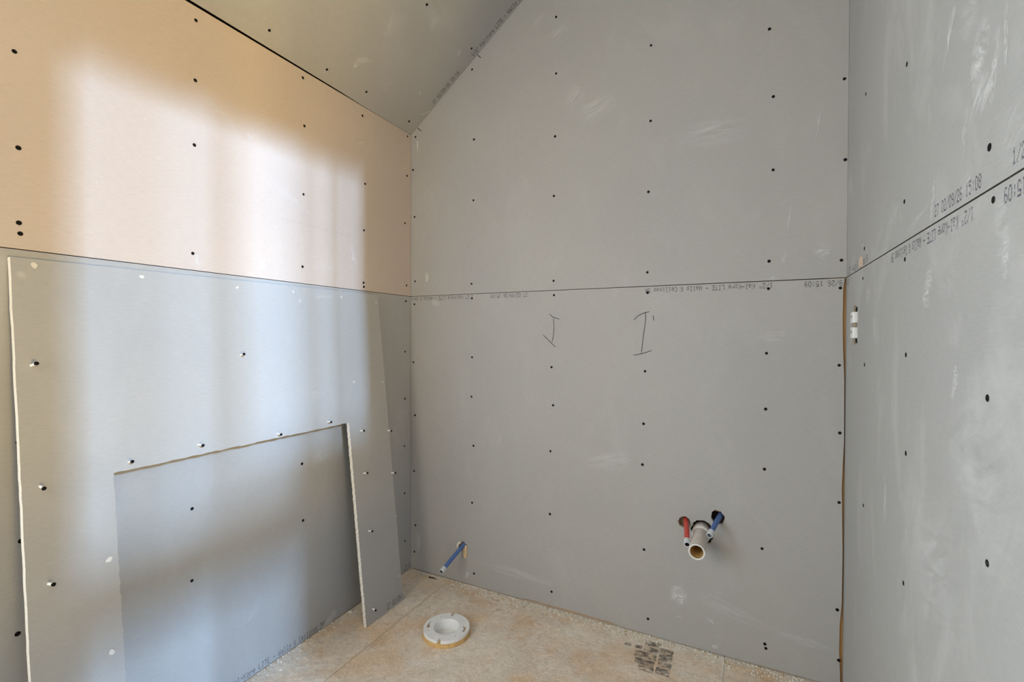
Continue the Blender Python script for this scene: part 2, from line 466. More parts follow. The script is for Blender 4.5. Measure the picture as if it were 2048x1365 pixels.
# ================================================================== SETTING
# ---------------------------------------------------------------- floor
fl = structure(put('floor', boxes('floor', [(-0.11, YE-0.1, -0.20, W+WT, 0.11, -0.0185)], ('frame_wood',))), 'worn plywood subfloor of the small room')
def sheet(x0, x1, mat, holes=()):
    return put('plywood_sheet', poly(rect(x0, YE-0.1, x1, 0.10), holes, 0.018, (mat, 'frame_wood'), 'plywood_sheet'), fl)
FC = (0.410, -0.311)
sh_a = sheet(-0.10, 0.2120, 'plywood_a')
sh_b = sheet(0.2135, 1.2880, 'plywood_b', [[(FC[0]+0.055*math.cos(2*math.pi*k/28), FC[1]+0.055*math.sin(2*math.pi*k/28)) for k in range(28)]])
sh_c = sheet(1.2898, W+WT, 'plywood_c')
# line of dried glue that squeezed out of the seam
g_pts = [(1.2889 + 0.0008*math.sin(i*1.7), -0.012 - 0.05*i) for i in range(20)]
gv, gf = [], []
for i, (x, y) in enumerate(g_pts):
    w = 0.0022 + 0.0008*math.sin(i*2.3)
    for a in (-1, -0.4, 0.4, 1): gv.append((x + a*w, y, 0.0002 if abs(a) == 1 else 0.0022))
    if i:
        k = 4*i
        for s in range(3): gf.append((k-4+s, k-3+s, k+1+s, k+s))
put('glue_bead', mesh_of('glue_bead', gv, gf, ('crumb_white',)), sh_c)
# grade stamp: dark inked blocks with broken edges, mostly worn away
def stamp(parent, c, rot, cells, mat):
    v, f = [], []
    ca, sa = math.cos(rot), math.sin(rot)
    for (x0, y0, x1, y1) in cells:
        ring = []
        for (p, q) in (((x0, y0), (x1, y0)), ((x1, y0), (x1, y1)), ((x1, y1), (x0, y1)), ((x0, y1), (x0, y0))):
            ring += ragged(p, q, 0.006, 0.0012)
        k = len(v)
        v += [(c[0]+a*ca-b*sa, c[1]+a*sa+b*ca, 0.0004) for a, b in ring]
        f.append(tuple(range(k, k+len(ring))))
    put('ink_stamp', mesh_of('ink_stamp', v, f, (mat,)), parent)
stamp(sh_b, (1.078, -0.095), math.radians(3), [
    (-0.030, 0.040, 0.022, 0.066), (-0.030, 0.008, 0.018, 0.034), (-0.060, 0.012, -0.036, 0.030), (-0.095, 0.012, -0.072, 0.028),
    (-0.055, -0.030, 0.014, 0.004), (0.020, -0.050, 0.062, 0.044), (-0.050, -0.062, 0.010, -0.034), (-0.034, -0.092, 0.012, -0.066), (0.018, -0.088, 0.060, -0.054)], 'stamp_ink')
stamp(sh_b, (0.455, -0.070), math.radians(-4), [(-0.05, 0.012, 0.03, 0.026), (-0.02, -0.012, 0.05, 0.004), (0.045, -0.042, 0.075, -0.022), (0.085, -0.03, 0.11, -0.012)], 'stamp_ink_faint')

# ---------------------------------------------------------------- back wall
wb = structure(put('wall_back', boxes('wall_back', [(-0.10, 0.102, -0.02, W+WT, 0.112, 3.2)], ('cavity',))), 'grey drywall wall with water pipes and pen marks')
MB = frame((0, 0, 0), (1, 0, 0), (0, 0, 1))
top_at = lambda x: min(H + S*x, ZC)
xk = (ZC - H)/S
bu = put('drywall_panel', poly([(0.0005, J+0.0009), (W-0.0005, J+0.0002), (W-0.0005, ZC), (xk, ZC), (0.0005, H)], (), T, ('paper_grey_back', 'edge_paper'), 'drywall_panel'), wb, MB)
red_hole = blob(1.1625, 0.420, 0.0195, 0.0195, 26, 0.10)
pvc_hole = blob(1.2200, 0.3960, 0.0350, 0.0400, 40, 0.08)
blue_hole = blob(1.2665, 0.4540, 0.0200, 0.0255, 28, 0.08, 0.2)
low_hole = blob(0.2760, 0.1560, 0.0230, 0.0200, 24, 0.16, 0.5)
right_edge = [(W-1.35*g, z) for z, g in ((0.006, 0.005), (0.05, 0.0055), (0.11, 0.0075), (0.19, 0.007), (0.26, 0.0035), (0.40, 0.0030), (0.50, 0.0042), (0.60, 0.0055), (0.68, 0.0040), (0.74, 0.0022), (0.92, 0.0030), (1.02, 0.0060), (1.10, 0.0070), (1.19, 0.0065), (1.2225, 0.0040))]
low_edge = [(0.0005, 0.004), (0.10, 0.006), (0.24, 0.005), (0.40, 0.0035), (0.555, 0.0035), (0.575, 0.0095), (0.80, 0.0105), (0.92, 0.0095), (0.945, 0.0045), (1.20, 0.0035), (1.45, 0.005)]
bl = put('drywall_panel', poly(low_edge + right_edge + [(0.0005, J-0.0009)], (red_hole, pvc_hole, blue_hole, low_hole), T, ('paper_grey_back_low', 'gypsum'), 'drywall_panel'), wb, MB)
wood = lambda *b: put('stud', boxes('stud', [b]), wb)
wood(1.568, 0.0132, -0.018, 1.690, 0.102, 2.45)      # corner stud, seen through the open corner joint
put('bottom_plate', boxes('bottom_plate', [(0.0, 0.0132, -0.018, 1.567, 0.102, 0.020)]), wb)
put('blocking', boxes('blocking', [(1.238, 0.0300, 0.4640, 1.300, 0.070, 0.52)], ('wood_pale',)), wb)
put('blocking', boxes('blocking', [(1.13, 0.034, 0.36, 1.1745, 0.060, 0.445)], ('wood_pale',)), wb)
put('blocking', boxes('blocking', [(0.22, 0.022, 0.09, 0.275, 0.060, 0.20)], ('wood_pale',)), wb)
upper_b = [(0.691,2.263),(0.692,2.049),(1.044,2.059),(1.044,1.798),(1.405,2.011),(1.417,1.798),(1.418,1.570),(1.600,1.809),(1.604,1.571),(0.318,2.158),(0.328,1.866),(0.689,1.811),(0.685,1.585),(0.326,1.614),(1.038,1.553),(0.025,1.933),(0.011,1.789),(0.020,1.579),(0.023,1.292),(0.318,1.267),(0.685,1.261),(1.036,1.273),(1.409,1.286),(1.597,1.276)]
lower_b = [(0.020,1.190),(0.320,1.206),(0.687,1.206),(1.037,1.202),(1.408,1.200),(1.595,1.194),(0.321,0.960),(0.678,0.930),(1.030,0.927),(1.404,0.997),(1.594,0.965),(0.015,0.931),(0.319,0.795),(0.685,0.784),(1.026,0.742),(1.403,0.821),(1.597,0.764),(0.024,0.694),(0.329,0.590),(0.675,0.606),(1.023,0.598),(1.401,0.631),(0.019,0.443),(0.323,0.350),(0.674,0.363),(0.027,0.201),(1.030,0.299),(1.396,0.378),(1.597,0.557),(0.022,0.081),(0.333,0.054),(0.682,0.064),(1.045,0.058),(1.406,0.077),(1.409,0.064),(1.595,0.236),(1.600,0.086)]
screws(bu, upper_b); screws(bl, lower_b)
PI = math.pi
# print along the top edge of the lower sheet runs upside down, from the corner towards the low wall
lettering(bl, MSG, 1.419, 1.2175, 'print_ink', PI, 0.0165)
lettering(bl, '27 02/09/26 15:09', 1.669, 1.2170, 'print_ink', PI, 0.0165, (0, W-0.008))
lettering(bl, '27 02/09/26 15:09', 0.575, 1.2190, 'print_ink', PI, 0.0155)
lettering(bl, MSG, 0.325, 1.2195, 'print_ink', PI, 0.0160, (0.003, 2))
# handwritten stud marks
stroke(bl, [(0.669,1.135),(0.680,1.124),(0.692,1.119),(0.710,1.114)]); stroke(bl, [(0.685,1.121),(0.688,1.083),(0.686,1.055),(0.680,1.026)]); stroke(bl, [(0.642,1.055),(0.668,1.031),(0.696,1.006)])
stroke(bl, [(0.989,1.106),(1.004,1.121),(1.020,1.130),(1.045,1.136)]); stroke(bl, [(1.030,1.136),(1.032,1.107),(1.024,1.055),(1.017,0.988)]); stroke(bl, [(0.988,0.982),(1.017,0.988),(1.034,0.993),(1.053,1.001)]); stroke(bl, [(1.056,1.123),(1.059,1.104)])
stroke(bu, [(0.344,2.214),(0.351,2.203),(0.361,2.195)], 0.003); stroke(bu, [(0.036,1.972),(0.044,1.963),(0.058,1.952)], 0.003)
smears(bl, [(1.146,0.172,0.028,0.040,10),(1.158,0.158,0.020,0.030,-20),(1.132,0.160,0.022,0.014,40)], True)
smears(bl, [(1.246,0.106,0.018,0.007,-25),(1.150,0.093,0.012,0.004,-10),(1.261,0.026,0.014,0.010,-40),(0.137,1.192,0.03,0.02,0),(0.301,0.046,0.012,0.035,-15),(0.455,0.628,0.008,0.02,20),(0.707,0.024,0.008,0.009,0)], True)
smears(bl, [(1.42,1.05,0.05,0.03,0),(0.9,0.6,0.10,0.05,10),(0.55,0.10,0.20,0.03,-3),(1.5,0.12,0.10,0.02,-8),(1.3,0.16,0.14,0.03,-14)])
smears(bu, [(1.550,1.303,0.022,0.026,20),(1.450,1.293,0.006,0.022,-15),(1.419,1.232,0.012,0.010,0),(1.536,1.690,0.003,0.055,-8),(1.462,1.409,0.003,0.05,-8),(0.036,1.885,0.006,0.04,0),(0.086,1.307,0.014,0.03,5)], True)
smears(bu, [(0.845,1.887,0.10,0.06,20),(0.768,1.950,0.05,0.04,40),(0.70,2.20,0.06,0.03,30),(1.25,1.72,0.12,0.06,5),(0.62,2.27,0.05,0.02,40)])
for (x, y) in ((0.041,0.105),(0.038,0.12),(0.047,0.112),(0.052,0.118)):
    stroke(bl, [(x, y-0.02), (x+0.001, y+0.05)], 0.0012, 'gypsum', 'scratch')
for q in ([(0.086,1.285),(0.088,1.325)], [(0.091,1.288),(0.092,1.312)], [(0.036,1.865),(0.037,1.905)], [(0.030,1.905),(0.043,1.908)]):
    stroke(bu, q, 0.0022, 'gypsum', 'scratch')

# ---------------------------------------------------------------- low wall with the tan upper sheet
wl = structure(put('wall_left', boxes('wall_left', [(-0.112, YE-0.1, -0.02, -0.102, 0.10, H+0.05)], ('cavity',))), 'knee wall, tan sheet above a grey sheet')
ML = frame((0, 0, 0), (0, 1, 0), (0, 0, 1))
lu = put('drywall_panel', poly([(YE, J+0.0010), (-0.0005, J+0.0010), (-0.0005, H-0.001), (YE, H-0.0015)], (), T, ('paper_tan', 'edge_paper'), 'drywall_panel'), wl, ML)
lu['label'] = 'tan-faced upper sheet'
ll = put('drywall_panel', poly([(YE, 0.004), (-0.0005, 0.003), (-0.0005, J-0.0010), (YE, J-0.0010)], (), T, ('paper_grey_knee', 'edge_paper'), 'drywall_panel'), wl, ML)
for y in (-0.03, -0.289, -0.571, -0.925, -1.271, -1.68, -2.08, -2.5):
    put('stud', boxes('stud', [(-0.102, y-0.019, 0.0, -0.0133, y+0.019, H)]), wl)
screws(lu, [(-1.273,1.631),(-1.268,1.435),(-1.268,1.280),(-1.266,1.258),(-0.916,1.908),(-0.918,1.744),(-0.921,1.567),(-0.926,1.271),(-0.571,1.921),(-0.565,1.761),(-0.569,1.528),(-0.573,1.282),(-0.296,1.908),(-0.282,1.647),(-0.288,1.463),(-0.290,1.257),(-0.288,1.241),(-0.025,1.931),(-0.028,1.756),(-0.041,1.544),(-0.030,1.272)])
screws(ll, [(-1.275,0.975),(-1.271,0.824),(-1.268,0.617),(-1.274,0.425),(-0.034,1.202),(-0.040,0.979),(-0.040,0.771),(-0.043,0.562),(-0.042,0.353),(-0.039,0.139),(-0.930,0.574),(-0.931,0.377),(-0.572,0.417),(-0.576,0.612)])
lettering(ll, MSG, -0.873, 0.0080, 'print_ink_violet', 0, 0.018)
lettering(ll, '27 02/09/26 15:09', -0.042, 0.010, 'print_ink_strong', 0, 0.018, (-2, -0.003))
for k in range(3):
    lettering(lu, '- 27 02/09/26 15:09 -', -0.665 + 0.105*k, 1.424, 'print_ink_faint', 0, 0.006, pitch=0.005)
smears(lu, [(-0.914,1.255,0.010,0.020,10),(-0.348,1.36,0.012,0.05,5),(-0.330,1.335,0.012,0.02,0),(-0.761,1.652,0.012,0.014,0),(-0.720,1.268,0.02,0.02,0)], True)
smears(lu, [(-0.851,1.690,0.10,0.012,-35),(-0.62,1.50,0.10,0.02,-30),(-0.30,1.80,0.05,0.02,20),(-0.45,1.30,0.10,0.03,0)])
smears(ll, [(-0.60,0.12,0.06,0.012,50),(-0.75,0.20,0.05,0.012,55),(-0.50,0.62,0.05,0.04,0),(-0.11,0.6,0.03,0.05,0)])

# ---------------------------------------------------------------- right wall (with the assumed doorway beside the camera)
wr = structure(put('wall_right', boxes('wall_right', [(W+0.100, -DOOR_A, 0, W+WT, 0.112, 3.3), (W+0.100, YE-0.1, 0, W+WT, -DOOR_B, 3.3), (W+0.100, -DOOR_B, DOOR_H, W+WT, -DOOR_A, 3.3)], ('hall_wall',))), 'grey drywall side wall with dust smears')
MR = frame((W, 0, 0), (0, -1, 0), (0, 0, 1))
out_hole = []
for p, q in (((0.106, 1.031), (0.158, 1.030)), ((0.158, 1.030), (0.159, 1.131)), ((0.159, 1.131), (0.105, 1.130)), ((0.105, 1.130), (0.106, 1.031))): out_hole += ragged(p, q, 0.006, 0.0016)
ru = put('drywall_panel', poly([(-T, J+0.0013), (DOOR_A, J+0.0013), (DOOR_A, DOOR_H), (DOOR_B, DOOR_H), (DOOR_B, J+0.0013), (-YE, J+0.0013), (-YE, ZC), (-T, ZC)], (), T, ('paper_grey_side', 'edge_paper'), 'drywall_panel'), wr, MR)
rl = put('drywall_panel', poly(rect(-T, 0.006, DOOR_A, J-0.0013), (out_hole,), T, ('paper_grey_side_low', 'gypsum'), 'drywall_panel'), wr, MR)
rl2 = put('drywall_panel', poly(rect(DOOR_B, 0.006, -YE, J-0.0013), (), T, ('paper_grey_side_low', 'gypsum'), 'drywall_panel'), wr, MR)
for y in (-0.23, -0.58, -0.925, -1.053, -1.757, -2.2, -2.58):
    put('stud', boxes('stud', [(W+0.0133, y-0.019, 0, W+0.1, y+0.019, 2.45)]), wr)
put('header', boxes('header', [(W+0.0133, -DOOR_B, DOOR_H+0.001, W+0.1, -DOOR_A, DOOR_H+0.15)]), wr)
d1 = structure(put('assumed_door_1', boxes('assumed_door_1', [(W-0.004, -DOOR_A-0.018, 0, W+WT+0.004, -DOOR_A, DOOR_H), (W-0.004, -DOOR_B, 0, W+WT+0.004, -DOOR_B+0.018, DOOR_H), (W-0.004, -DOOR_B+0.018, DOOR_H-0.018, W+WT+0.004, -DOOR_A-0.018, DOOR_H)], ('frame_wood',))), 'assumed bare wooden door frame beside the camera')  # unseen door frame, assumed from the light patch on the low wall
screws(ru, [(0.578,1.551),(0.233,1.655),(0.919,1.276),(0.572,1.300),(0.234,1.270)])
screws(rl, [(0.931,1.210),(0.220,1.197),(0.579,1.192),(0.592,1.016),(0.248,0.980),(0.922,0.975),(0.598,0.837),(0.252,0.631),(0.927,0.778),(0.592,0.597)])
lettering(ru, '27 02/09/26 15:08', 0.733, J+0.009, 'print_ink_violet', 0, 0.0185)
lettering(ru, MSG, 0.975, J+0.011, 'print_ink_violet', 0, 0.0185, (0, DOOR_A))
lettering(ru, MSG, 0.975-1.093, J+0.006, 'print_ink_violet', 0, 0.0185, (0.004, 2))
lettering(rl, MSG, 0.875, J-0.0085, 'print_ink_violet', PI, 0.0185)
lettering(rl, '27 02/09/26 15:09', 1.122, J-0.0085, 'print_ink_violet', PI, 0.0185, (0, DOOR_A))
lettering(rl, '27 02/09/26 15:09', 0.032, J-0.0070, 'print_ink_violet', PI, 0.0185, (0.0, 2))
smears(ru, [(0.790,1.490,0.012,0.060,-30),(0.889,1.402,0.030,0.055,-20),(0.930,1.365,0.012,0.055,-12),(0.890,1.352,0.040,0.016,40),(0.958,1.385,0.006,0.05,0),(0.911,1.345,0.03,0.012,50),(0.724,1.255,0.010,0.035,-5),(0.732,1.275,0.006,0.025,0)], True)
smears(ru, [(0.499,1.541,0.01,0.06,0),(0.706,1.404,0.006,0.04,10),(0.845,1.326,0.012,0.06,-10),(0.390,1.274,0.10,0.014,35),(0.509,1.290,0.05,0.03,30),(0.980,1.268,0.05,0.05,20),(0.857,1.471,0.04,0.04,-30),(0.85,1.25,0.03,0.03,30),(0.65,1.25,0.08,0.010,10)])
smears(rl, [(0.822,0.982,0.010,0.028,-25),(0.825,1.000,0.010,0.014,0),(0.700,1.117,0.022,0.030,0),(0.715,1.142,0.02,0.02,0),(0.273,1.151,0.010,0.03,0),(0.158,1.081,0.012,0.050,0),(0.963,1.140,0.012,0.035,0),(0.46,0.72,0.008,0.05,0)], True)
smears(rl, [(0.954,1.17,0.03,0.06,5),(0.84,1.205,0.10,0.012,5),(0.357,0.421,0.02,0.03,0),(0.456,0.709,0.02,0.08,0),(0.35,1.10,0.03,0.10,0),(0.9,0.88,0.12,0.16,20),(0.75,0.7,0.12,0.12,20)])
for q in ([(0.281,1.165),(0.283,1.140)], [(0.292,1.165),(0.294,1.142)], [(0.602,0.70),(0.604,0.685)], [(0.29,1.225),(0.295,1.209)]):
    stroke(rl, q, 0.0022, 'gypsum', 'scratch')
stroke(ru, [(0.262,1.230),(0.272,1.262)], 0.003, 'gypsum', 'scratch'); stroke(ru, [(0.21,1.275),(0.213,1.287)], 0.004, 'gypsum', 'scratch'); stroke(ru, [(0.006,1.24),(0.0075,1.275)], 0.002, 'gypsum', 'scratch')
# torn paper with the brown core showing, just above the joint
put('torn_paper', poly([(0.187,1.228),(0.214,1.228),(0.217,1.240),(0.209,1.254),(0.196,1.256),(0.186,1.242)], (), 0.004, ('torn_brown', 'torn_brown'), 'torn_paper', 0.0038), ru)

# ---------------------------------------------------------------- sloped ceiling and flat ceiling
cl = structure(put('ceiling', boxes('ceiling', [(xk-0.02, YE-0.1, ZC, W+WT, 0.112, ZC+0.012)], ('paper_grey_slope',))), 'sloped drywall ceiling')
ln = math.hypot(1, S); D = Vector((1/ln, 0, S/ln))
MC = frame((0, 0, H), D, (0, -1, 0))
Ls = xk*ln
edge = [(0.0002, 0.0), (0.0002, 0.18), (0.0008, 0.30), (0.0034, 0.42), (0.0046, 0.62), (0.0060, 0.90), (0.0066, 1.10), (0.0068, -YE)]
cp = put('drywall_panel', poly(edge + [(Ls, -YE), (Ls, 0.0)], (), T, ('paper_grey_slope', 'edge_paper'), 'drywall_panel'), cl, MC)
for x in (0.30, 0.66):
    put('batten', boxes('batten', [(x-0.019, -YE-0.2, -0.10, x+0.019, -YE, -0.0133)], ('stud_wood',)), cl, MC)
put('roof_deck', boxes('roof_deck', [(-0.12, -0.12, -0.125, Ls+0.1, -YE+0.1, -0.105)], ('cavity',)), cl, MC)
screws(cp, [(0.429,0.337),(0.053,0.726),(0.046,0.502),(0.055,0.320),(0.047,0.060),(0.435,0.048)])
lettering(cp, '27 02/09/26 15:18', 0.170, 0.0120, 'print_ink_strong', 0, 0.0185)
lettering(cp, MSG, 0.418, 0.0120, 'print_ink_strong', 0, 0.0185, (0, Ls))
smears(cp, [(0.144,0.410,0.040,0.014,-60),(0.114,0.425,0.02,0.014,0),(0.173,0.113,0.012,0.012,0),(0.390,0.086,0.020,0.014,50)], True)
smears(cp, [(0.406,0.265,0.05,0.03,30),(0.50,0.02,0.05,0.02,0),(0.30,0.40,0.06,0.03,20)])
stroke(cp, [(0.10,0.03),(0.135,0.005)], 0.0015, 'gypsum', 'scratch')

# ---------------------------------------------------------------- wall behind the camera, with its assumed window
wx0, wx1, wz0, wz1 = 0.07, 0.73, 0.95, 2.05
wf = structure(put('wall_front', poly([(-0.1, 0), (W+WT, 0), (W+WT, ZC+0.3), (-0.1, ZC+0.3)], ([(wx0, wz0), (wx1, wz0), (wx1, wz1), (wx0, wz1)],), 0.10, ('paper_grey_back', 'gypsum'), 'wall_front'), None, frame((0, YE-0.10, 0), (1, 0, 0), (0, 0, 1))), 'drywall wall behind the camera')
win = structure(put('assumed_window_1', boxes('assumed_window_1', [(wx0, YE-0.09, wz0, wx0+0.04, YE-0.03, wz1), (wx1-0.04, YE-0.09, wz0, wx1, YE-0.03, wz1), (wx0+0.04, YE-0.09, wz0, wx1-0.04, YE-0.03, wz0+0.04), (wx0+0.04, YE-0.09, wz1-0.04, wx1-0.04, YE-0.03, wz1)], ('outlet_white',))), 'assumed white window frame behind the camera')  # unseen window, assumed as source of the soft light on the back wall

structure(put('added_window_frame', boxes('added_window_frame', [(0.0006, -2.455, 0.52, 0.020, -2.425, 1.58), (0.0006, -1.575, 0.52, 0.020, -1.545, 1.58), (0.0006, -2.425, 0.52, 0.020, -1.575, 0.55), (0.0006, -2.425, 1.55, 0.020, -1.575, 1.58)], ('outlet_white',))), 'added white window frame on the closed knee wall beside the camera')  # added frame around the light; the board behind it has no opening

# ---------------------------------------------------------------- hall beyond the assumed doorway
hx0 = W + WT
structure(put('floor_hall', boxes('floor_hall', [(hx0, HY0, -0.05, HX, HY1, 0.0)], ('plywood_c',))))
structure(put('ceiling_hall', boxes('ceiling_hall', [(hx0, HY0, HZ, HX, HY1, HZ+0.05)], ('hall_wall',))))
structure(put('wall_hall_far', boxes('wall_hall_far', [(HX, HY0, 0, HX+0.05, HY1, HZ)], ('hall_wall',))))
structure(put('wall_hall_near', boxes('wall_hall_near', [(hx0, HY0-0.05, 0, HX, HY0, HZ)], ('hall_wall',))))
structure(put('wall_hall_back', boxes('wall_hall_back', [(hx0, HY1, 0, HX, HY1+0.05, HZ)], ('hall_wall',))))
structure(put('wall_hall_side', boxes('wall_hall_side', [(hx0-0.05, HY0, 0, hx0, YE-0.1, HZ), (hx0-0.05, 0.112, 0, hx0, HY1, HZ), (hx0-0.05, YE-0.1, 3.3, hx0, 0.112, HZ)], ('hall_wall',))))

wp = structure(put('added_hall_partition', boxes('added_hall_partition', [(2.56, -3.2, 0.0, 2.65, -0.6, 0.04)], ('frame_wood',))), 'unseen stud partition added in the hall to stripe the light')
for i in range(9):
    put('stud', boxes('stud', [(2.56, -0.83 - 0.3*i - 0.019, 0.04, 2.65, -0.83 - 0.3*i + 0.019, 2.9)]), wp)  # unseen studs added to cast soft stripes through the doorway

put('drywall_panel', boxes('drywall_panel', [(2.545, -1.70, 0.95, 2.5575, -0.6, 1.56)], ('hall_wall',)), wp)  # unseen board added to shade the lower right of the low wall
put('drywall_panel', boxes('drywall_panel', [(2.545, -3.2, 0.0, 2.5575, -0.6, 0.35)], ('hall_wall',)), wp)  # unseen board added to keep warm hall light off the lower wall
for i in range(8):
    put('blocking', boxes('blocking', [(2.57, -0.83 - 0.3*i - 0.281, 1.35, 2.61, -0.83 - 0.3*i - 0.019, 1.47)]), wp)  # added blocking that casts a darker band low on the wall

# ================================================================== THINGS
# ---------------------------------------------------------------- loose sheet with a cut-out, leaning on the low wall
XB, XT = 0.1370, 0.0138
yv = Vector((XT-XB, 0, math.sqrt(1.222**2 - (XB-XT)**2)))
MBd = frame((XB, 0, 0.0014), (0, 1, 0), yv)
y_l, y_r, v_top = -1.286, -0.2160, 1.2190
o_l, o_r, o_t = -1.132, -0.4165, 0.735
outl = [(o_r, 0.0), (y_r, 0.0)]
outl += [(y_r-0.004, 0.6), (y_r-0.010, v_top)]
outl += [(y_l, v_top-0.008)]
outl += ragged((y_l, v_top-0.012), (y_l, 0.0), 0.02, 0.0005)
outl += [(y_l, 0.0), (o_l, 0.0)]
outl += ragged((o_l, 0.002), (o_l-0.002, o_t), 0.0055, 0.0016)
outl += ragged((o_l-0.002, o_t), (o_r-0.010, o_t+0.001), 0.012, 0.0014)
outl += ragged((o_r-0.010, o_t+0.001), (o_r, 0.004), 0.0055, 0.0012)
bd = put('drywall_sheet', poly(outl, (), T, ('paper_grey_loose', 'gypsum'), 'drywall_sheet'), None, MBd)
tag(bd, 'loose grey drywall sheet with a big cut-out, leaning against the knee wall', 'drywall sheet')
def proud_screw():
    sh = sweep('drywall_screw', [(0, 0, -0.002), (0, 0, 0.0145), (0, 0, 0.0155)], [0.0030, 0.0026, 0.0026], ('screw_dust',), 10, cap1=True)
    hd = sweep('screw_head', [(0, 0, 0.0148), (0, 0, 0.0176), (0, 0, 0.0194), (0, 0, 0.0200)], [0.0026, 0.0036, 0.0040, 0.0032], ('screw_black',), 12, cap1=True)
    return sh, hd
SH, HD = proud_screw()
for (x, y, k) in ((-1.262,0.988,1.25),(-1.258,0.740,1.2),(-1.253,0.541,1.2),(-0.815,0.995,1.0),(-1.103,0.753,1.0),(-0.947,0.762,1.0),(-0.714,0.748,0.95),(-0.520,0.754,0.95),(-0.374,0.697,0.95),(-0.374,0.540,0.95),(-0.370,0.327,0.9),(-0.380,0.048,0.9),(-0.229,0.673,1.0),(-0.226,0.503,1.0)):
    s = put('drywall_screw', SH, bd, Matrix.Translation((x, y, 0)) @ Matrix.Rotation(rnd.uniform(-0.15, 0.15), 4, 'X') @ Matrix.Rotation(rnd.uniform(-0.15, 0.15), 4, 'Y') @ Matrix.Diagonal((1, 1, k, 1)))
    put('screw_head', HD, s)
for (x, y, k) in ((-1.250,1.198,0.0062),(-1.055,1.196,0.005),(-0.813,1.193,0.004),(-0.623,1.197,0.0035),(-0.419,1.195,0.004),(-0.240,1.187,0.0035),(-0.389,0.880,0.0038),(-0.238,0.867,0.0035),(-1.151,0.547,0.006),(-1.156,0.347,0.006),(-0.220,0.330,0.003),(-0.232,0.10,0.003)):
    put('screw_hole', POP, bd, at(x, y, 0.0008, rnd.uniform(0, 6), (k, k*0.85, 1)))
lettering(bd, '27 02/09/26', -0.3065, 0.0085, 'print_ink_strong', 0, 0.019, (-2, -0.2175))
smears(bd, [(-0.262,0.075,0.006,0.028,-15),(-1.270,1.175,0.010,0.010,20),(-0.60,1.17,0.01,0.01,0)], True)
smears(bd, [(-0.50,1.19,0.08,0.014,0),(-0.57,0.86,0.03,0.02,0),(-0.30,0.95,0.01,0.05,-10)])

# ---------------------------------------------------------------- toilet flange
def flange_mesh():
    R0, R1, n = 0.0805, 0.0455, 72
    def cut(a0, hw, ri):      # an open notch in the rim at angle a0 (radians)
        return a0, hw, ri
    notches = [math.radians(-75), math.radians(107)]
    out = []
    for k in range(n):
        a = 2*math.pi*k/n - math.pi
        skip = False
        for nt_ in notches:
            d = (a - nt_ + math.pi) % (2*math.pi) - math.pi
            if abs(d) < 0.085: skip = True
        if not skip: out.append((a, R0))
    for nt_ in notches:
        for da, rr in ((-0.085, R0), (-0.055, R0-0.008), (-0.048, R0-0.0165), (0.0, R0-0.0195), (0.048, R0-0.0165), (0.055, R0-0.008), (0.085, R0)):
            out.append((nt_+da, rr))
    out.sort(key=lambda q: q[0])
    outer = [(r*math.cos(a), r*math.sin(a)) for a, r in out]
    holes = [[(R1*math.cos(2*math.pi*k/48), R1*math.sin(2*math.pi*k/48)) for k in range(48)]]
    for a0 in (143, 56, -135, -27):
        a = math.radians(a0); cx, cy = 0.064*math.cos(a), 0.064*math.sin(a)
        holes.append([(cx+0.0032*math.cos(2*math.pi*k/12), cy+0.0032*math.sin(2*math.pi*k/12)) for k in range(12)])
    for base in (193, 15):      # closet-bolt slots: an arc with a wide end
        pts = []
        a0, a1 = math.radians(base-15), math.radians(base+19)
        for k in range(9):
            a = a0 + (a1-a0)*k/8; pts.append((0.0700*math.cos(a), 0.0700*math.sin(a)))
        back = []
        for k in range(9):
            t = k/8; a = a1 - (a1-a0)*t; r = 0.0635 if t > 0.45 else 0.0580
            back.append((r*math.cos(a), r*math.sin(a)))
        holes.append(pts + back)
    me = poly(outer, holes, 0.0105, ('flange_plastic', 'flange_plastic'), 'ring')
    return me
fg = bpy.data.objects.new('toilet_flange', None); COL.objects.link(fg); fg.location = (FC[0], FC[1], 0); fg.empty_display_size = 0.05
tag(fg, 'round white plastic toilet flange with bolt slots on the floor', 'toilet flange')
put('ring', flange_mesh(), fg, Matrix.Translation((0, 0, 0.0245)))
put('socket', auto_sharp(sweep('socket', [(0, 0, 0.0245), (0, 0, 0.0210), (0, 0, 0.0), (0, 0, -0.012), (0, 0, -0.013), (0, 0, -0.013)], [0.0456, 0.0445, 0.0420, 0.0400, 0.0380, 0.002], ('flange_plastic',), 48)), fg)
put('test_cap', auto_sharp(sweep('test_cap', [(0, 0, -0.0125), (0, 0, -0.0095), (0, 0, -0.0090), (0, 0, -0.0110)], [0.037, 0.036, 0.032, 0.030], ('flange_cap',), 40, cap1=True)), fg)
kn = soft_box('pull_tab', 0.008, 0.002, 0.007, 0.001, ('flange_cap',)); put('pull_tab', kn, fg, Matrix.Translation((0.027, 0.012, 0.002)) @ Matrix.Rotation(0.6, 4, 'Z'))
sp_pts = [(0, 0, 0.0002), (0, 0, 0.006), (0, 0, 0.0095), (0, 0, 0.0138)]
sp = auto_sharp(sweep('spacer_ring', sp_pts + [(0, 0, 0.0139)], [0.0830, 0.0825, 0.0800, 0.0790, 0.0500], ('spacer_wood',), 56)); spo = put('spacer_ring', sp, fg); spo['label'] = 'raw orange wood spacer ring'

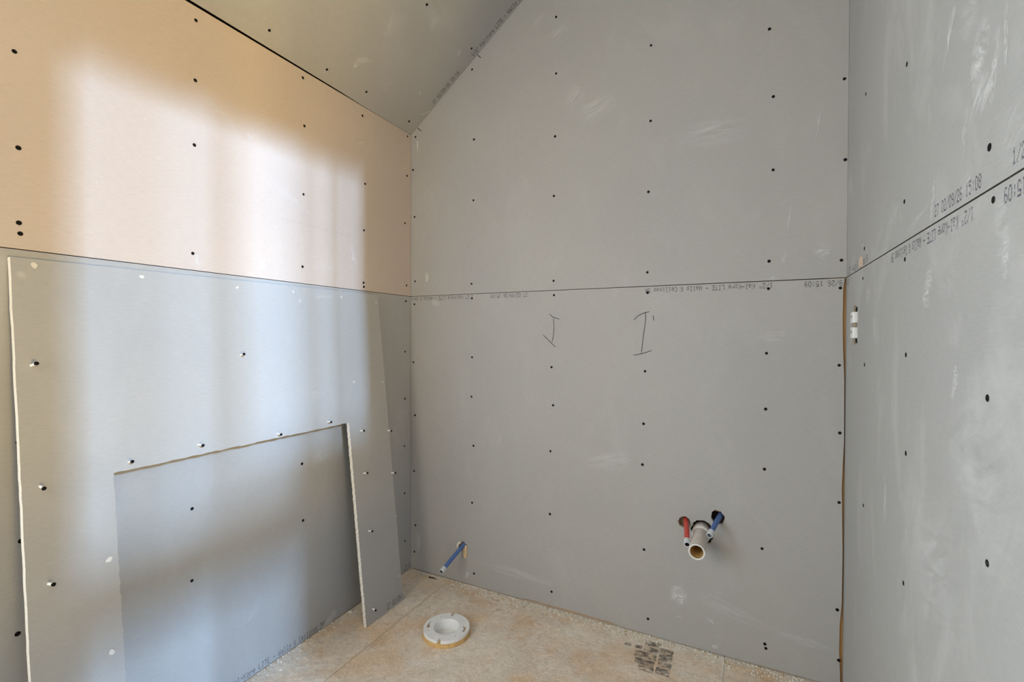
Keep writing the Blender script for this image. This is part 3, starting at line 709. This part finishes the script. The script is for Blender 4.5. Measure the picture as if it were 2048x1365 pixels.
# ---------------------------------------------------------------- pipes out of the back wall
def pipe(name, label, cat, a, b, bend, r, body, group=None, tip_len=0.020, tip_r=0.0095, tip_in='hole_dark'):
    a, b = Vector(a), Vector(b)
    root = bpy.data.objects.new(name, None); COL.objects.link(root); root.empty_display_size = 0.03; root.location = a
    tag(root, label, cat, group)
    mid = (a+b)/2 + Vector(bend)
    pts = []
    for k in range(9):
        t = k/8; p = (1-t)*(1-t)*a + 2*t*(1-t)*mid + t*t*b; pts.append(p - a)
    d = (pts[-1] - pts[-2]).normalized(); e = pts[-1].copy(); pts[-1] = e - d*0.0125
    put('tube', sweep('tube', pts, [r]*9, (body,), 16, cap0=True, cap1=True), root)
    put('end_cap', auto_sharp(sweep('end_cap', [e - d*tip_len, e - d*tip_len, e, e + d*0.001, e + d*0.001, e - d*0.011, e - d*0.011],
        [r*0.98, tip_r, tip_r*1.02, tip_r*0.98, tip_r*0.72, tip_r*0.70, 0.0005], ('pex_milky', tip_in), 18, idx_of=lambda i: 1 if i >= 4 else 0)), root)
    return root
pipe('water_pipe', 'red plastic water pipe beside the white drain stub', 'pipe', (1.1640, 0.030, 0.4250), (1.1850, -0.115, 0.3945), (0.002, 0, 0.010), 0.0080, 'pex_red', 'water pipes from the back wall')
pipe('water_pipe', 'short blue plastic water pipe beside the white drain stub', 'pipe', (1.2765, 0.030, 0.4590), (1.2485, -0.090, 0.4255), (0, 0, 0.004), 0.0080, 'pex_blue', 'water pipes from the back wall', tip_in='cap_grey')
pipe('water_pipe', 'blue plastic water pipe low on the wall above the toilet flange', 'pipe', (0.2860, 0.020, 0.1720), (0.2672, -0.140, 0.1100), (0, 0, 0.004), 0.0080, 'pex_blue', 'water pipes from the back wall')
dp = bpy.data.objects.new('drain_pipe', None); COL.objects.link(dp); dp.location = (1.2155, 0.04, 0.3890); dp.empty_display_size = 0.05
tag(dp, 'short beige plastic drain pipe stub jutting from the wall', 'pipe')
ax = Vector((0.001, -0.190, 0.002))
R = 0.0240; r = 0.0196
dn = ax.normalized()
put('tube', auto_sharp(sweep('tube', [Vector((0, 0, 0)), ax, ax + dn*0.0006, ax, ax - dn*0.10, ax - dn*0.10], [R, R, R-0.0010, r, r, 0.001], ('pvc_grey', 'pvc_white', 'pvc_inside'), 36, idx_of=lambda i: 0 if i == 0 else (1 if i in (1, 2) else 2))), dp)
c0 = Vector((0, 0, 0)); cb = dn*0.047
put('coupling', auto_sharp(sweep('coupling', [c0, cb, cb + dn*0.001, cb + dn*0.0005], [0.0290, 0.0290, 0.0282, R+0.0002], ('pvc_grey', 'pvc_white'), 36, idx_of=lambda i: 0 if i == 0 else 1)), dp)
# faint maker's line on the pipe top
ptv, ptf = [], []
for k in range(7):
    y0 = -0.085 - 0.011*k; 
    for dx in (-0.0075,):
        zz = math.sqrt((R+0.0003)**2 - dx*dx); z2 = math.sqrt((R+0.0003)**2 - (dx+0.003)**2); i = len(ptv)
        ptv += [(dx, y0, zz), (dx+0.003, y0, z2), (dx+0.003, y0-0.007, z2), (dx, y0-0.007, zz)]; ptf.append((i, i+1, i+2, i+3))
put('printed_line', mesh_of('printed_line', ptv, ptf, ('print_ink_faint',)), dp)
# pale wood splinter hanging out of the hole of the low blue pipe
spl = put('wood_chip', poly([(0.2815,0.166),(0.2985,0.166),(0.3000,0.140),(0.2985,0.118),(0.2910,0.108),(0.2840,0.116),(0.2815,0.140)], (), 0.0045, ('wood_pale', 'wood_pale'), 'wood_chip', 0.0050), None, MB)
tag(spl, 'pale wood chip hanging at the hole of the low blue pipe', 'wood chip')
spl2 = put('paper_flap', poly([(0.247,0.150),(0.256,0.146),(0.258,0.160),(0.272,0.172),(0.266,0.178),(0.252,0.168)], (), 0.0025, ('crumb_white', 'crumb_white'), 'paper_flap', 0.0030), bl)

# ---------------------------------------------------------------- electrical outlet in the right wall
ot = bpy.data.objects.new('electrical_outlet', None); COL.objects.link(ot); ot.matrix_world = MR @ Matrix.Translation((0.132, 1.081, 0)); ot.empty_display_size = 0.03
tag(ot, 'white double electrical outlet without cover plate beside the corner', 'outlet')
put('box', boxes('box', [(-0.026, -0.048, -0.045, 0.026, 0.048, -0.043), (-0.026, -0.048, -0.043, -0.024, 0.048, -0.004), (0.024, -0.048, -0.043, 0.026, 0.048, -0.004), (-0.024, -0.048, -0.043, 0.024, -0.046, -0.004), (-0.024, 0.046, -0.043, 0.024, 0.048, -0.004)], ('hole_dark',)), ot)
put('strap', poly([(-0.006,-0.052),(0.006,-0.052),(0.009,-0.046),(0.009,0.046),(0.006,0.052),(-0.006,0.052),(-0.009,0.046),(-0.009,-0.046)], (), 0.0015, ('strap_metal', 'strap_metal'), 'strap', 0.003), ot)
FACE = soft_box('face', 0.0165, 0.0150, 0.008, 0.003, ('outlet_white',))
slot = boxes('slot', [(-0.0008, -0.004, 0, 0.0008, 0.004, 0.0006)], ('hole_dark',))
for y in (0.0205, -0.0205):
    fo = put('face', FACE, ot, Matrix.Translation((0, y, 0.0010)))
    for dx in (-0.006, 0.006): put('slot', slot, fo, Matrix.Translation((dx, 0.002, 0.0078)))
put('bridge', soft_box('bridge', 0.010, 0.0048, 0.004, 0.001, ('strap_metal',)), ot, Matrix.Translation((0, 0, 0.001)))

# ---------------------------------------------------------------- small things on the floor
sc = bpy.data.objects.new('drywall_screw', None); COL.objects.link(sc); sc.empty_display_size = 0.02
sc.matrix_world = Matrix.Translation((0.126, -0.030, 0.0045)) @ Matrix.Rotation(math.radians(8), 4, 'Z')
tag(sc, 'dark drywall screw lying on the floor near the corner', 'screw')
put('shank', sweep('shank', [(0.002, 0, 0), (0.024, 0, -0.001), (0.031, 0, -0.0022)], [0.0020, 0.0020, 0.0004], ('screw_black',), 8, cap1=True), sc)
put('head', sweep('head', [(0.0045, 0, 0), (0.0012, 0, 0), (0, 0, 0)], [0.0018, 0.0042, 0.0042], ('screw_black',), 10, cap1=True), sc)
ws = put('wood_splinter', poly([(-0.030,-0.003),(0.004,-0.0035),(0.034,-0.001),(0.033,0.002),(0.0,0.003),(-0.031,0.002)], (), 0.003, ('wood_pale', 'wood_pale'), 'wood_splinter', 0.0035), None, Matrix.Translation((0.215, -0.022, 0.0)) @ Matrix.Rotation(math.radians(3), 4, 'Z'))
tag(ws, 'thin pale wood splinter on the floor along the back wall', 'splinter')
pp = put('paper_scrap', poly([(-0.030,0.0),(0.012,0.0),(0.030,0.018),(0.034,0.034),(0.020,0.040),(-0.006,0.022)], (), 0.0008, ('paper_scrap', 'gypsum'), 'paper_scrap', 0.0018), None, ML @ Matrix.Translation((-0.462, 0.0008, 0)))
tag(pp, 'small grey paper scrap at the wall base inside the cut-out', 'paper scrap')
ch = put('gypsum_chip', soft_box('gypsum_chip', 0.007, 0.004, 0.003, 0.0012, ('crumb_white',)), None, Matrix.Translation((0.012, -0.372, 0.0032)) @ Matrix.Rotation(0.5, 4, 'Z'))
tag(ch, 'white gypsum chip on the floor beside the foot of the leaning sheet', 'gypsum chip')

# crumbs of gypsum and sawdust along the walls: nobody could count them
def crumbs(name, n, place, smin, smax, mats, seed):
    r_ = random.Random(seed); v, f, idx = [], [], []
    for _ in range(n):
        x, y = place(r_); s = smin + (smax-smin)*r_.random()**3
        k = len(v); a = r_.uniform(0, 6.28)
        for i in range(4):
            t = a + i*math.pi/2; q = s*r_.uniform(0.6, 1.2)
            v.append((x+q*math.cos(t), y+q*math.sin(t), 0.0001))
        v.append((x+r_.uniform(-.3, .3)*s, y+r_.uniform(-.3, .3)*s, s*r_.uniform(0.5, 1.0)))
        m = 0 if r_.random() < 0.90 else 1
        for i in range(4): f.append((k+i, k+(i+1) % 4, k+4)); idx.append(m)
    return put(name, mesh_of(name, v, f, mats, idx))
cm = ('crumb_white', 'crumb_brown')
def near_back(r): return (r.uniform(0.02, W-0.01), -0.003 - 0.05*r.random()**2.6)
def near_knee(r): return (0.003 + 0.06*r.random()**2.2, r.uniform(-1.3, -0.02))
def all_over(r): return (r.uniform(0.02, W-0.02), r.uniform(-1.0, -0.03))
tag(crumbs('gypsum_crumbs', 2400, near_back, 0.0008, 0.0058, cm, 3), 'scatter of gypsum crumbs and sawdust along the back wall', 'debris', kind='stuff')
tag(crumbs('gypsum_crumbs', 900, near_knee, 0.0008, 0.0052, cm, 4), 'scatter of gypsum crumbs along the knee wall behind the leaning sheet', 'debris', kind='stuff')
tag(crumbs('floor_grit', 900, all_over, 0.0005, 0.0020, cm, 5), 'fine grit scattered over the open plywood floor', 'debris', kind='stuff')
